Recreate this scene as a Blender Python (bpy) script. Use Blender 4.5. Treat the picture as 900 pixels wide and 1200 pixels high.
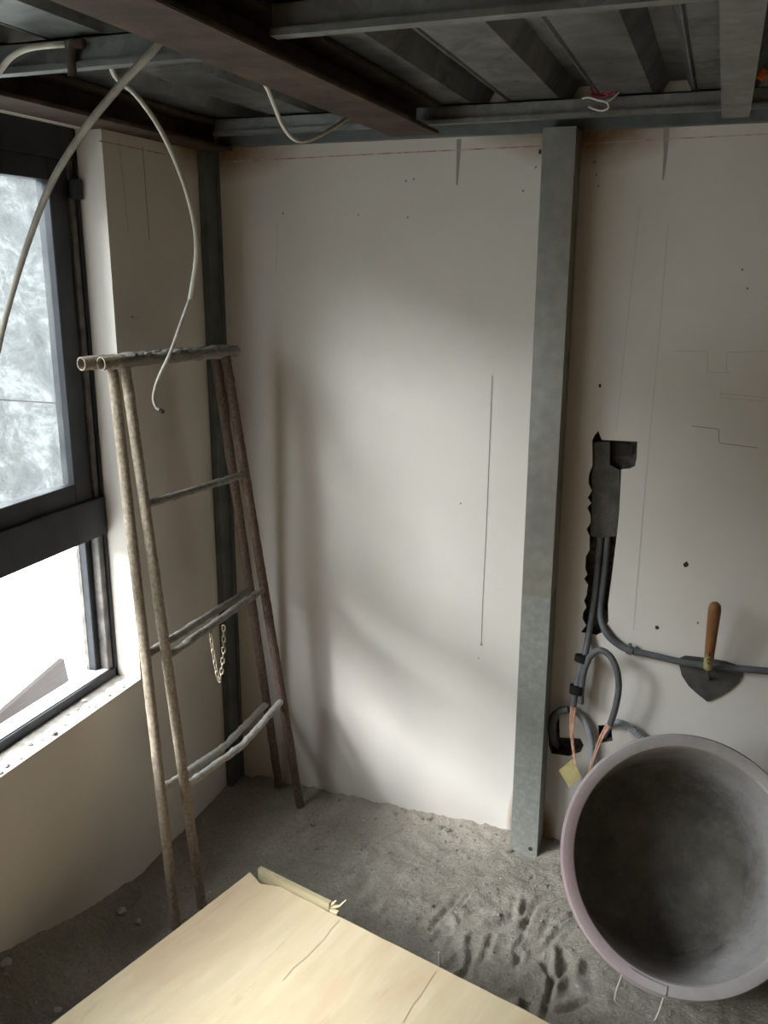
import bpy, bmesh, math, random
from mathutils import Vector, Matrix, noise

for o in list(bpy.data.objects):
    bpy.data.objects.remove(o, do_unlink=True)
COL = bpy.context.scene.collection
SC = bpy.context.scene
V = Vector
R = math.radians

# ------------------------------------------------------------------ camera
YAW, PITCH, ROLL, FPX = R(19.97), R(15.06), R(0.2), 1060.0
CAM = V((1.35, -2.317, 1.6))
_f = V((-math.sin(YAW)*math.cos(PITCH), math.cos(YAW)*math.cos(PITCH), -math.sin(PITCH)))
_r = V((math.cos(YAW), math.sin(YAW), 0)); _u = _r.cross(_f)
_r2 = math.cos(ROLL)*_r + math.sin(ROLL)*_u
_u2 = -math.sin(ROLL)*_r + math.cos(ROLL)*_u
cd = bpy.data.cameras.new('camera'); cam = bpy.data.objects.new('camera', cd); COL.objects.link(cam)
cd.sensor_fit = 'VERTICAL'; cd.sensor_height = 36.0; cd.lens = FPX/1200*36.0
cd.clip_start = 0.02
m = Matrix((( _r2.x, _u2.x, -_f.x, CAM.x), (_r2.y, _u2.y, -_f.y, CAM.y), (_r2.z, _u2.z, -_f.z, CAM.z), (0, 0, 0, 1)))
cam.matrix_world = m
SC.camera = cam

# ------------------------------------------------------------------ world, sun, exposure
w = bpy.data.worlds.new('world'); SC.world = w; w.use_nodes = True
nt = w.node_tree; bg = nt.nodes['Background']
bg.inputs[0].default_value = (0.90, 0.95, 1.0, 1)      # overcast sky
bg.inputs[1].default_value = 10.6
sd = bpy.data.lights.new('sun', 'SUN'); sun = bpy.data.objects.new('sun', sd); COL.objects.link(sun)
sd.energy = 6.8; sd.angle = R(24); sd.color = (0.94, 0.97, 1.0)
SUN_DIR = V((0.97, 1.0, -0.65)).normalized()
sun.rotation_euler = SUN_DIR.to_track_quat('-Z', 'Y').to_euler()
sun.location = (-4, -3, 4)
# daylight portal that guides sky sampling through the window opening
pd = bpy.data.lights.new('window_portal', 'AREA'); po = bpy.data.objects.new('window_portal', pd); COL.objects.link(po)
pd.shape = 'RECTANGLE'; pd.size = 1.36; pd.size_y = 2.64; pd.cycles.is_portal = True
po.location = (-0.15, -1.79, 1.225); po.rotation_euler = (0, R(-90), 0)
SC.view_settings.view_transform = 'Standard'
try: SC.view_settings.look = 'None'
except Exception: pass
SC.view_settings.gamma = 1.0
SC.view_settings.use_curve_mapping = False
SC.view_settings.exposure = 0.58

# ------------------------------------------------------------------ pixel helpers
def ray(x, y):
    return (x-450)/FPX*_r2 - (y-600)/FPX*_u2 + _f
def on(x, y, ax, val):
    d = ray(x, y); t = (val - CAM[ax])/d[ax]
    return CAM + d*t
def onY(x, y, v=0.0): return on(x, y, 1, v)
def onX(x, y, v=0.0): return on(x, y, 0, v)
def onZ(x, y, v=0.0): return on(x, y, 2, v)
def proj(p):
    v = p - CAM; k = v.dot(_f)
    return 450+FPX*v.dot(_r2)/k, 600-FPX*v.dot(_u2)/k
def along(p, q, py):
    """point of the segment p-q that shows at image row py"""
    a, b = 0.0, 1.0
    for _ in range(40):
        c = (a+b)/2
        if proj(p.lerp(q, c))[1] < py: a = c
        else: b = c
    return p.lerp(q, a)

# ------------------------------------------------------------------ mesh helpers
class MB:
    def __init__(s): s.v = []; s.f = []
    def box(s, lo, hi):
        n = len(s.v); x0, y0, z0 = lo; x1, y1, z1 = hi
        s.v += [(x0,y0,z0),(x1,y0,z0),(x1,y1,z0),(x0,y1,z0),(x0,y0,z1),(x1,y0,z1),(x1,y1,z1),(x0,y1,z1)]
        s.f += [tuple(n+i for i in q) for q in ((0,3,2,1),(4,5,6,7),(0,1,5,4),(1,2,6,5),(2,3,7,6),(3,0,4,7))]
        return s
    def quad(s, *p):
        n = len(s.v); s.v += [tuple(q) for q in p]; s.f.append(tuple(range(n, n+len(p)))); return s
    def tube(s, pts, r, seg=12, cap=True, jit=0.0, seed=0, wall=0.0, flat=1.0):
        pts = [V(p) for p in pts]; n0 = len(s.v)
        if not isinstance(r, (list, tuple)): r = [r]*len(pts)
        t0 = (pts[1]-pts[0]).normalized()
        up = V((0,0,1)) if abs(t0.z) < .9 else V((0,1,0))
        nrm = t0.cross(up).normalized()
        for i, p in enumerate(pts):
            t = (pts[min(i+1, len(pts)-1)] - pts[max(i-1, 0)]).normalized()
            nrm = (nrm - t*nrm.dot(t)).normalized(); bi = t.cross(nrm)
            for k in range(seg):
                a = 2*math.pi*k/seg
                d = nrm*math.cos(a) + bi*math.sin(a)*flat
                rr = r[i]
                if jit:
                    q = p + d*rr
                    rr *= 1 + jit*noise.noise(q*55+V((seed,0,0))) + jit*.6*noise.noise(q*140+V((0,seed,0)))
                s.v.append(tuple(p + d*rr))
        for i in range(len(pts)-1):
            for k in range(seg):
                a = n0+i*seg+k; b = n0+i*seg+(k+1) % seg
                s.f.append((a, b, b+seg, a+seg))
        if cap:
            if wall:   # open tube mouth: rim ring plus recessed plug at both ends
                for e, i in ((0, 0), (1, len(pts)-1)):
                    t = (pts[1]-pts[0]).normalized() if e == 0 else (pts[-2]-pts[-1]).normalized()
                    base = n0+i*seg; c = pts[i]; n1 = len(s.v)
                    for k in range(seg): s.v.append(tuple(c + (V(s.v[base+k])-c)*(1-wall)))
                    for k in range(seg): s.v.append(tuple(c + (V(s.v[base+k])-c)*(1-wall) + t*.03))
                    for k in range(seg):
                        k2 = (k+1) % seg
                        q = (base+k, n1+k, n1+k2, base+k2); q2 = (n1+k, n1+seg+k, n1+seg+k2, n1+k2)
                        s.f += [q, q2] if e else [q[::-1], q2[::-1]]
                    s.f.append(tuple(n1+seg+k for k in range(seg)))
            else:
                s.f.append(tuple(n0+k for k in range(seg))[::-1])
                s.f.append(tuple(n0+(len(pts)-1)*seg+k for k in range(seg)))
        return s
    def lathe(s, prof, seg=64, org=V((0,0,0)), ax=V((0,0,1)), e1=V((1,0,0)), jit=0.0):
        e2 = ax.cross(e1); n0 = len(s.v)
        for (rr, h) in prof:
            for k in range(seg):
                a = 2*math.pi*k/seg
                d = e1*math.cos(a)+e2*math.sin(a)
                q = org + d*rr + ax*h
                if jit: q = q + d*jit*noise.noise(q*9)
                s.v.append(tuple(q))
        for i in range(len(prof)-1):
            for k in range(seg):
                a = n0+i*seg+k; b = n0+i*seg+(k+1) % seg
                s.f.append((a, b, b+seg, a+seg))
        return s
    def build(s, name, mat=None, parent=None, smooth=False, bevel=0.0):
        me = bpy.data.meshes.new(name); me.from_pydata(s.v, [], s.f); me.update()
        bm = bmesh.new(); bm.from_mesh(me); bmesh.ops.recalc_face_normals(bm, faces=bm.faces)
        if bevel: bmesh.ops.bevel(bm, geom=bm.edges[:], offset=bevel, segments=2, affect='EDGES')
        bm.to_mesh(me); bm.free()
        o = bpy.data.objects.new(name, me); COL.objects.link(o)
        if mat: me.materials.append(MAT[mat])
        if smooth:
            for p in me.polygons: p.use_smooth = True
            try: me.set_sharp_from_angle(angle=R(40))
            except Exception: pass
        if parent: o.parent = parent
        return o
def tag(o, label=None, cat=None, group=None, kind=None):
    if label: o['label'] = label
    if cat: o['category'] = cat
    if group: o['group'] = group
    if kind: o['kind'] = kind
    return o
def empty(name, label, cat, group=None):
    o = bpy.data.objects.new(name, None); COL.objects.link(o); o.empty_display_size = .05
    return tag(o, label, cat, group)
def spline(pts, n=8):
    pts = [V(p) for p in pts]; out = []
    P = [pts[0]*2-pts[1]] + pts + [pts[-1]*2-pts[-2]]
    for i in range(1, len(P)-2):
        for k in range(n):
            t = k/n; a, b, c, d = P[i-1], P[i], P[i+1], P[i+2]
            out.append(.5*((2*b)+(c-a)*t+(2*a-5*b+4*c-d)*t*t+(3*b-a-3*c+d)*t**3))
    out.append(pts[-1]); return out
def seg_pts(a, b, n): return [a.lerp(b, i/n) for i in range(n+1)]

# ------------------------------------------------------------------ placing of the tub
PH, TH = R(34), R(19)
RIM, BASE, DEP = .283, .232, .265
ax = V((math.cos(PH)*math.sin(TH), -math.cos(PH)*math.cos(TH), math.sin(PH)))
e1 = ax.cross(V((0,0,1))).normalized()
c0 = V((1.394, -.353, .262)); kk = .955
rimc = CAM + (c0-CAM)*kk
RIM = .2935*kk
org = rimc - ax*DEP
TUB_ORG, TUB_AX = tuple(org), tuple(ax)

# ------------------------------------------------------------------ materials
MAT = {}
class NM:
    def __init__(s, name, rough=.8, metal=0.0, spec=.3):
        s.m = bpy.data.materials.new(name); s.m.use_nodes = True; s.t = s.m.node_tree
        s.b = s.t.nodes['Principled BSDF']; s.b.inputs['Roughness'].default_value = rough
        s.b.inputs['Metallic'].default_value = metal; s.b.inputs['Specular IOR Level'].default_value = spec
        tc = s.t.nodes.new('ShaderNodeTexCoord'); s.co = tc.outputs['Object']; MAT[name] = s.m
    def n(s, typ, **kw):
        o = s.t.nodes.new(typ)
        for k, v in kw.items():
            if k in o.inputs: o.inputs[k].default_value = v
            else: setattr(o, k, v)
        return o
    def link(s, a, b): s.t.links.new(a, b)
    def noise(s, scale, detail=5, rough=.55, dist=0.0, vec=None):
        o = s.n('ShaderNodeTexNoise'); o.inputs['Scale'].default_value = scale; o.inputs['Detail'].default_value = detail
        o.inputs['Roughness'].default_value = rough; o.inputs['Distortion'].default_value = dist
        s.link(vec or s.co, o.inputs['Vector']); return o.outputs['Fac']
    def mapped(s, sc=(1,1,1), rot=(0,0,0), loc=(0,0,0)):
        o = s.n('ShaderNodeMapping'); o.inputs['Scale'].default_value = sc; o.inputs['Rotation'].default_value = rot; o.inputs['Location'].default_value = loc
        s.link(s.co, o.inputs['Vector']); return o.outputs['Vector']
    def ramp(s, fac, stops):
        o = s.n('ShaderNodeValToRGB'); e = o.color_ramp.elements
        while len(e) < len(stops): e.new(.5)
        for i, (p, c) in enumerate(stops):
            e[i].position = p; e[i].color = (c if len(c) == 4 else tuple(c)+(1,)) if isinstance(c, tuple) else (c, c, c, 1)
        s.link(fac, o.inputs['Fac']); return o.outputs['Color']
    def mix(s, fac, a, b, mode='MIX'):
        o = s.n('ShaderNodeMix', data_type='RGBA', blend_type=mode)
        for v, i in ((fac, 0), (a, 6), (b, 7)):
            if isinstance(v, (int, float)): o.inputs[i].default_value = v
            elif isinstance(v, tuple): o.inputs[i].default_value = v if len(v) == 4 else v+(1,)
            else: s.link(v, o.inputs[i])
        return o.outputs[2]
    def math(s, op, a, b=0.0, c=0.0, clamp=False):
        o = s.n('ShaderNodeMath', operation=op); o.use_clamp = clamp
        for i, v in enumerate((a, b, c)):
            if isinstance(v, (int, float)): o.inputs[i].default_value = v
            else: s.link(v, o.inputs[i])
        return o.outputs[0]
    def blob(s, c, rad):
        o = s.n('ShaderNodeVectorMath', operation='SUBTRACT'); s.link(s.co, o.inputs[0]); o.inputs[1].default_value = c
        d = s.n('ShaderNodeVectorMath', operation='DIVIDE'); s.link(o.outputs[0], d.inputs[0]); d.inputs[1].default_value = rad
        l = s.n('ShaderNodeVectorMath', operation='LENGTH'); s.link(d.outputs[0], l.inputs[0])
        return s.math('SUBTRACT', 1.0, l.outputs['Value'], clamp=True)
    def color(s, c):
        if isinstance(c, tuple): s.b.inputs['Base Color'].default_value = c if len(c) == 4 else c+(1,)
        else: s.link(c, s.b.inputs['Base Color'])
        return s
    def bump(s, h, strength=.3, dist=.002):
        o = s.n('ShaderNodeBump'); o.inputs['Strength'].default_value = strength; o.inputs['Distance'].default_value = dist
        s.link(h, o.inputs['Height']); s.link(o.outputs['Normal'], s.b.inputs['Normal']); return s

def mats():
    # painted render on the walls, with rust stains bleeding from the steel and small specks
    a = NM('wall_paint', .85, 0, .2)
    base = a.ramp(a.noise(1.6, 4), [(.3, (.63,.585,.525)), (.7, (.695,.655,.60))])
    base = a.mix(a.math('MULTIPLY', a.ramp(a.noise(7, 6, .7), [(.45, 0.0), (.75, 1.0)]), .25), base, (.56,.53,.50))
    sp = a.ramp(a.noise(90, 2), [(.77, 0.0), (.80, 1.0)])
    base = a.mix(a.math('MULTIPLY', sp, .45), base, (.25,.22,.19))
    rn = a.noise(18, 6, .7)
    tot = None
    for c, rad in (((.02,0,1.93), (.30,.3,.12)), ((.90,0,1.95), (.22,.3,.09)), ((1.02,0,1.93), (.26,.3,.12)),
                   ((.925,0,.02), (.035,.2,.16)), ((0,-.10,1.95), (.2,.16,.14)), ((1.005,0,.02), (.04,.2,.12))):
        b = a.blob(c, rad); tot = b if tot is None else a.math('MAXIMUM', tot, b)
    f = a.math('MULTIPLY', tot, a.math('MULTIPLY_ADD', rn, 2.0, .1), clamp=True)
    base = a.mix(a.ramp(f, [(.1, 0.0), (.75, .9)]), base, a.ramp(rn, [(.35, (.06,.03,.015)), (.65, (.36,.20,.08))]))
    a.color(base); a.bump(a.noise(60, 5), .25, .002)
    a = NM('plain_wall', .85, 0, .2); a.color(a.ramp(a.noise(3, 5), [(.3, (.52,.33,.16)), (.7, (.60,.40,.21))])); a.bump(a.noise(50, 5), .2, .002)
    # sandy cement floor
    a = NM('sand', .95, 0, .1)
    c = a.ramp(a.noise(4, 7, .65), [(.3, (.32,.288,.236)), (.55, (.42,.382,.32)), (.75, (.53,.488,.42))])
    c = a.mix(a.ramp(a.noise(120, 4, .7), [(.35, .5), (.65, 0.0)]), c, (.20,.184,.158))
    c = a.mix(a.ramp(a.noise(45, 3), [(.68, 0.0), (.74, .8)]), c, (.62,.595,.54))
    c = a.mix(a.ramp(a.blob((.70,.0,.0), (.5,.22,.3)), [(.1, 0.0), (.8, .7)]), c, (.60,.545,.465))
    a.color(c); a.bump(a.math('ADD', a.noise(170, 6, .8), a.math('MULTIPLY', a.noise(60, 6, .7), 2.0)), .75, .008)
    a = NM('mortar', .95, 0, .1); a.color(a.ramp(a.noise(30, 5), [(.3, (.075,.07,.06)), (.7, (.145,.137,.118))])); a.bump(a.noise(120, 5), .6, .004)
    a = NM('chase_dark', .95, 0, .1); a.color(a.ramp(a.noise(60, 5), [(.3, (.06,.053,.045)), (.7, (.15,.135,.112))])); a.bump(a.noise(120, 5), .8, .006)
    a = NM('crumb', .95, 0, .1); a.color(a.ramp(a.noise(25, 4), [(.3, (.22,.205,.18)), (.7, (.38,.36,.32))])); a.bump(a.noise(90, 4), .6, .003)
    a = NM('crumb_pale', .95, 0, .1); a.color((.55,.53,.5)); a.bump(a.noise(90, 4), .6, .003)
    # galvanised steel
    a = NM('galvanised', .5, .75, .5)
    vo = a.n('ShaderNodeTexVoronoi'); vo.inputs['Scale'].default_value = 45; a.link(a.co, vo.inputs['Vector'])
    g = a.ramp(vo.outputs['Color'], [(0.0, (.20,.207,.195)), (1.0, (.29,.297,.28))])
    g = a.mix(a.ramp(a.noise(6, 6, .7), [(.42, 0.0), (.72, .65)]), g, (.15,.147,.13))
    a.color(g); a.link(a.ramp(a.noise(9, 5), [(.3, .38), (.7, .65)]), a.b.inputs['Roughness']); a.bump(a.noise(14, 3), .12, .004)
    # post: galvanised above, grey dust film on the lower half
    a = NM('post_steel', .55, .55, .5)
    g = a.ramp(a.noise(30, 5), [(.3, (.25,.255,.238)), (.7, (.33,.335,.31))])
    sx = a.n('ShaderNodeSeparateXYZ'); a.link(a.co, sx.inputs[0])
    edge = a.math('MULTIPLY_ADD', a.noise(20, 2), .012, sx.outputs['Z'])
    low = a.math('LESS_THAN', edge, .782)
    g = a.mix(low, g, a.ramp(a.noise(55, 5, .7), [(.3, (.20,.205,.182)), (.55, (.25,.255,.226)), (.75, (.34,.34,.30))]))
    gl = a.ramp(a.noise(5, 5, .7), [(.5, 0.0), (.75, .7)])
    g = a.mix(gl, g, (.21,.205,.185)); a.color(g)
    a.link(a.mix(low, (.42,.42,.42), (.8,.8,.8)), a.b.inputs['Roughness'])
    a.link(a.mix(low, (.7,.7,.7), (.15,.15,.15)), a.b.inputs['Metallic'])
    a = NM('dark_steel', .6, .4, .4); a.color(a.ramp(a.noise(14, 5), [(.3, (.10,.115,.115)), (.7, (.17,.185,.18))])); a.bump(a.noise(40, 4), .15, .002)
    a = NM('deck_steel', .42, .8, .5)
    g = a.ramp(a.noise(5, 6, .7, .8), [(.3, (.09,.093,.088)), (.5, (.17,.175,.165)), (.72, (.27,.275,.26))])
    g = a.mix(a.ramp(a.noise(2.3, 6, .75, 1.5), [(.52, 0.0), (.62, .85)]), g, (.06,.062,.058)); a.color(g)
    a.link(a.ramp(a.noise(9, 5), [(.3, .32), (.7, .6)]), a.b.inputs['Roughness']); a.bump(a.noise(10, 3), .2, .006)
    a = NM('red_oxide', .8, .1, .3)
    g = a.ramp(a.noise(12, 7, .7), [(.3, (.035,.023,.016)), (.55, (.07,.047,.033)), (.78, (.15,.078,.04))]); a.color(g); a.bump(a.noise(60, 5), .3, .002)
    a = NM('black_aluminium', .42, .3, .5); a.color(a.ramp(a.noise(9, 4), [(.3, (.016,.018,.021)), (.7, (.030,.033,.037))]))
    a.link(a.ramp(a.noise(14, 5), [(.3, .35), (.7, .6)]), a.b.inputs['Roughness'])
    a = NM('dusty_aluminium', .6, .1, .4); a.color(a.ramp(a.noise(30, 5), [(.35, (.07,.065,.06)), (.65, (.17,.155,.14))]))
    a = NM('dust_and_glare', .8, 0, .2); a.color(a.ramp(a.noise(40, 5), [(.3, (.36,.35,.34)), (.7, (.52,.51,.50))]))  # dust tone lightened so its colour also carries the glare on the rail
    # cement-spattered rusty tube
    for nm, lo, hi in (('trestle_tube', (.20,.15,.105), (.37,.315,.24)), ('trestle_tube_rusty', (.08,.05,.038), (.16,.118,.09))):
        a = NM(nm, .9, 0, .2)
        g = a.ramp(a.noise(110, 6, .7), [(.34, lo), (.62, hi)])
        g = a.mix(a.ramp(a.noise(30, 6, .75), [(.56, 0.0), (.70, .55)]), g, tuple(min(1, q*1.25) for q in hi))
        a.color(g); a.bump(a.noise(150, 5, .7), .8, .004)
    a = NM('trestle_crust', .95, 0, .15)
    a.color(a.ramp(a.noise(60, 6, .7), [(.3, (.16,.145,.125)), (.6, (.27,.25,.22)), (.8, (.40,.38,.34))])); a.bump(a.noise(150, 5, .7), .8, .004)
    a = NM('trestle_crust_lit', .95, 0, .15); a.color(a.ramp(a.noise(70, 6, .7), [(.3, (.34,.32,.28)), (.7, (.55,.53,.48))])); a.bump(a.noise(150, 5, .7), .8, .004)  # paler copy of the crust, painting in the light on the lower rungs
    a = NM('chain_metal', .5, .6, .5); a.color(a.ramp(a.noise(60, 4), [(.3, (.30,.24,.15)), (.7, (.66,.60,.48))]))
    # plywood
    a = NM('plywood', .7, 0, .25)
    v1 = a.mapped((1.0, 9.0, 1.0))
    g = a.ramp(a.noise(3.0, 6, .6, .6, v1), [(.3, (.56,.455,.29)), (.5, (.60,.495,.32)), (.7, (.65,.55,.37))])
    g = a.mix(a.ramp(a.noise(2.2, 4, .6, .5, a.mapped((1.0, 2.5, 1.0), loc=(3,1,0))), [(.48, 0.0), (.68, .6)]), g, (.52,.36,.225))
    g = a.mix(a.ramp(a.noise(4, 5, .7, .3, a.mapped((1.0, 3.5, 1.0), loc=(7,2,0))), [(.60, 0.0), (.72, .45)]), g, (.40,.29,.19))
    g = a.mix(a.ramp(a.noise(20, 2, .5, 0, a.mapped((.6, 1.4, 1), loc=(1,5,0))), [(.74, 0.0), (.77, .7)]), g, (.22,.14,.08))
    a.color(g); a.bump(a.noise(30, 4, .6, 0, a.mapped((1, 14, 1))), .12, .001)
    a = NM('plywood_seam', .8); a.color((.50,.37,.25))
    a = NM('batten_wood', .8, 0, .2); a.color(a.ramp(a.noise(6, 5, .6, .4, a.mapped((1, 1, 12))), [(.3, (.30,.255,.15)), (.7, (.42,.365,.23))]))
    a = NM('splinter_wood', .8, 0, .2); a.color((.66,.58,.38))
    a = NM('white_plastic', .6, 0, .3); a.color((.72,.71,.66))
    # rubber tub, pinkish dusty rim
    a = NM('tub_rubber', .85, 0, .25)
    g = a.ramp(a.noise(7, 6, .65), [(.3, (.30,.28,.265)), (.6, (.40,.38,.365)), (.8, (.52,.50,.49))])
    a.color(a.mix(a.ramp(a.noise(40, 5, .7), [(.5, 0.0), (.75, .4)]), g, (.22,.205,.19))); a.bump(a.noise(50, 5, .6), .35, .003)
    a = NM('tub_rim', .8, 0, .25)
    g = a.ramp(a.noise(6, 5, .65), [(.35, (.42,.385,.37)), (.6, (.52,.485,.475)), (.75, (.60,.57,.565))])
    pk = a.math('MULTIPLY', a.ramp(a.blob((1.08,-.5,.22), (.36,.45,.40)), [(.1, 0.0), (.6, 1.0)]), a.ramp(a.noise(11, 5, .6), [(.3, .45), (.6, .95)]))
    g = a.mix(pk, g, (.52,.375,.395))
    a.color(a.mix(a.ramp(a.noise(60, 4, .7), [(.55, 0.0), (.75, .5)]), g, (.56,.53,.51))); a.bump(a.noise(80, 4), .3, .002)
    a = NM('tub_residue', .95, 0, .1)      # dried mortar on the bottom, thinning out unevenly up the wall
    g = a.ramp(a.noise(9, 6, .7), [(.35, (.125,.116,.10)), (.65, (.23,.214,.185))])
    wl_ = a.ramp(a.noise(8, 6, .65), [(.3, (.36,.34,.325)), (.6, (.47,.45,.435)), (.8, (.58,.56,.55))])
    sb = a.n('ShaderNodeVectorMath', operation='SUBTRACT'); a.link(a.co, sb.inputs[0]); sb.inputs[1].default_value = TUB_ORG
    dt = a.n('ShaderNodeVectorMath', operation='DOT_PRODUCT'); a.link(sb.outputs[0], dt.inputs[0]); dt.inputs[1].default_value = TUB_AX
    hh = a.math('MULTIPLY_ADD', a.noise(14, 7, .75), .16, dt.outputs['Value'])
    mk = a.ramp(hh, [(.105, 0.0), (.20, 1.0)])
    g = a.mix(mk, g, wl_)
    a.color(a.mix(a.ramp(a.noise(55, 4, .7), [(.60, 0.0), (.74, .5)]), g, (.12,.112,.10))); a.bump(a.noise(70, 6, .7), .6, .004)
    a = NM('wire_steel', .45, .6, .5); a.color((.55,.53,.48))
    # conduits, tape, wires
    a = NM('grey_conduit', .55, 0, .4); a.color(a.ramp(a.noise(25, 4), [(.3, (.075,.078,.081)), (.7, (.125,.129,.133))]))
    a = NM('pale_conduit', .6, 0, .4); a.color(a.ramp(a.noise(25, 4), [(.3, (.25,.265,.28)), (.7, (.36,.375,.39))]))
    a = NM('dark_conduit', .6, 0, .4); a.color((.075,.075,.075))
    a = NM('black_tape', .75, 0, .2); a.color((.010,.0095,.009))
    a = NM('salmon_wire', .45, 0, .4); a.color(a.ramp(a.noise(60, 2), [(.4, (.66,.30,.19)), (.6, (.78,.48,.36))]))
    a = NM('yellow_tape', .6, 0, .3); a.color(a.ramp(a.noise(50, 3), [(.35, (.42,.34,.14)), (.65, (.54,.46,.22))]))
    a = NM('cream_cable', .6, 0, .3); a.color(a.ramp(a.noise(20, 4), [(.35, (.50,.48,.40)), (.65, (.64,.62,.54))]))
    a = NM('grey_cable', .6, 0, .3); a.color(a.ramp(a.noise(30, 4), [(.35, (.26,.25,.22)), (.65, (.38,.36,.32))]))
    a = NM('hose_grey', .7, 0, .3); a.color(a.ramp(a.noise(16, 5), [(.35, (.15,.138,.108)), (.65, (.23,.213,.17))]))
    a = NM('red_wire', .6, 0, .3); a.color((.20,.035,.045))
    a = NM('orange_plastic', .5, 0, .4); a.color((.85,.20,.03))
    # trowel
    a = NM('trowel_steel', .6, .55, .4); a.color(a.ramp(a.noise(28, 5), [(.3, (.085,.08,.072)), (.7, (.15,.142,.13))]))
    a = NM('trowel_handle', .5, 0, .35)
    v1 = a.mapped((14, 14, 2)); g = a.ramp(a.noise(5, 4, .6, .5, v1), [(.3, (.20,.085,.032)), (.7, (.31,.145,.058))])
    sx = a.n('ShaderNodeSeparateXYZ'); a.link(a.co, sx.inputs[0])
    tl = a.ramp(a.math('MULTIPLY_ADD', a.noise(50, 3), .02, sx.outputs['Z']), [(.664, 1.0), (.682, 0.0)])
    a.color(a.mix(tl, g, a.ramp(a.noise(60, 4), [(.35, (.26,.21,.09)), (.65, (.42,.36,.17))])))
    a = NM('dark_print', .8); a.color((.03,.025,.02))
    a = NM('pencil', .9); a.color((.27,.25,.23))
    a = NM('pencil_faint', .9); a.color((.50,.475,.445))
    a = NM('red_chalk', .9); a.color(a.ramp(a.noise(40, 4), [(.4, (.42,.20,.17)), (.6, (.56,.48,.44))]))
    a = NM('drip', .9); a.color((.33,.305,.26))
    a = NM('hole_dark', .95, 0, .1); a.color((.05,.045,.04))
    # outside
    a = NM('shotcrete', .95, 0, .1)
    g = a.ramp(a.noise(3.4, 10, .78, .5), [(.34, (.045,.049,.048)), (.5, (.095,.10,.098)), (.64, (.22,.225,.22))])
    a.color(g); a.bump(a.noise(9, 8, .7), .9, .06)
    a = NM('outside_ground', .95, 0, .1); a.color(a.ramp(a.noise(3, 6), [(.3, (.62,.62,.60)), (.7, (.74,.74,.72))]))
    a = NM('outside_board', .8, 0, .2); a.color(a.ramp(a.noise(4, 5, .6, .3, a.mapped((2, 2, 14))), [(.3, (.026,.021,.019)), (.7, (.038,.032,.029))]))
    # dusty tinted glass
    m = bpy.data.materials.new('tinted_glass'); m.use_nodes = True; t = m.node_tree; t.nodes.clear(); MAT['tinted_glass'] = m
    out = t.nodes.new('ShaderNodeOutputMaterial'); tr = t.nodes.new('ShaderNodeBsdfTransparent'); tr.inputs[0].default_value = (.56,.58,.58,1)
    gl = t.nodes.new('ShaderNodeBsdfGlossy'); gl.inputs[0].default_value = (.9,.9,.9,1); gl.inputs[1].default_value = .05
    fr = t.nodes.new('ShaderNodeFresnel'); fr.inputs[0].default_value = 1.45
    ml = t.nodes.new('ShaderNodeMath'); ml.operation = 'MULTIPLY'; ml.inputs[1].default_value = .6
    mx = t.nodes.new('ShaderNodeMixShader'); t.links.new(fr.outputs[0], ml.inputs[0]); t.links.new(ml.outputs[0], mx.inputs[0])
    t.links.new(tr.outputs[0], mx.inputs[1]); t.links.new(gl.outputs[0], mx.inputs[2])
    df = t.nodes.new('ShaderNodeBsdfTranslucent'); df.inputs[0].default_value = (.10,.104,.102,1)
    tc = t.nodes.new('ShaderNodeTexCoord'); no = t.nodes.new('ShaderNodeTexNoise'); no.inputs['Scale'].default_value = 14; no.inputs['Detail'].default_value = 8; no.inputs['Roughness'].default_value = .7
    t.links.new(tc.outputs['Object'], no.inputs['Vector'])
    rp = t.nodes.new('ShaderNodeValToRGB'); rp.color_ramp.elements[0].position = .35; rp.color_ramp.elements[0].color = (.12,.12,.12,1); rp.color_ramp.elements[1].position = .7; rp.color_ramp.elements[1].color = (.42,.42,.42,1)
    t.links.new(no.outputs['Fac'], rp.inputs['Fac'])
    m2 = t.nodes.new('ShaderNodeMixShader'); t.links.new(rp.outputs[0], m2.inputs[0]); t.links.new(mx.outputs[0], m2.inputs[1]); t.links.new(df.outputs[0], m2.inputs[2])
    t.links.new(m2.outputs[0], out.inputs[0])
mats()

# ================================================================== THE SETTING
CEIL = 2.08
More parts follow.
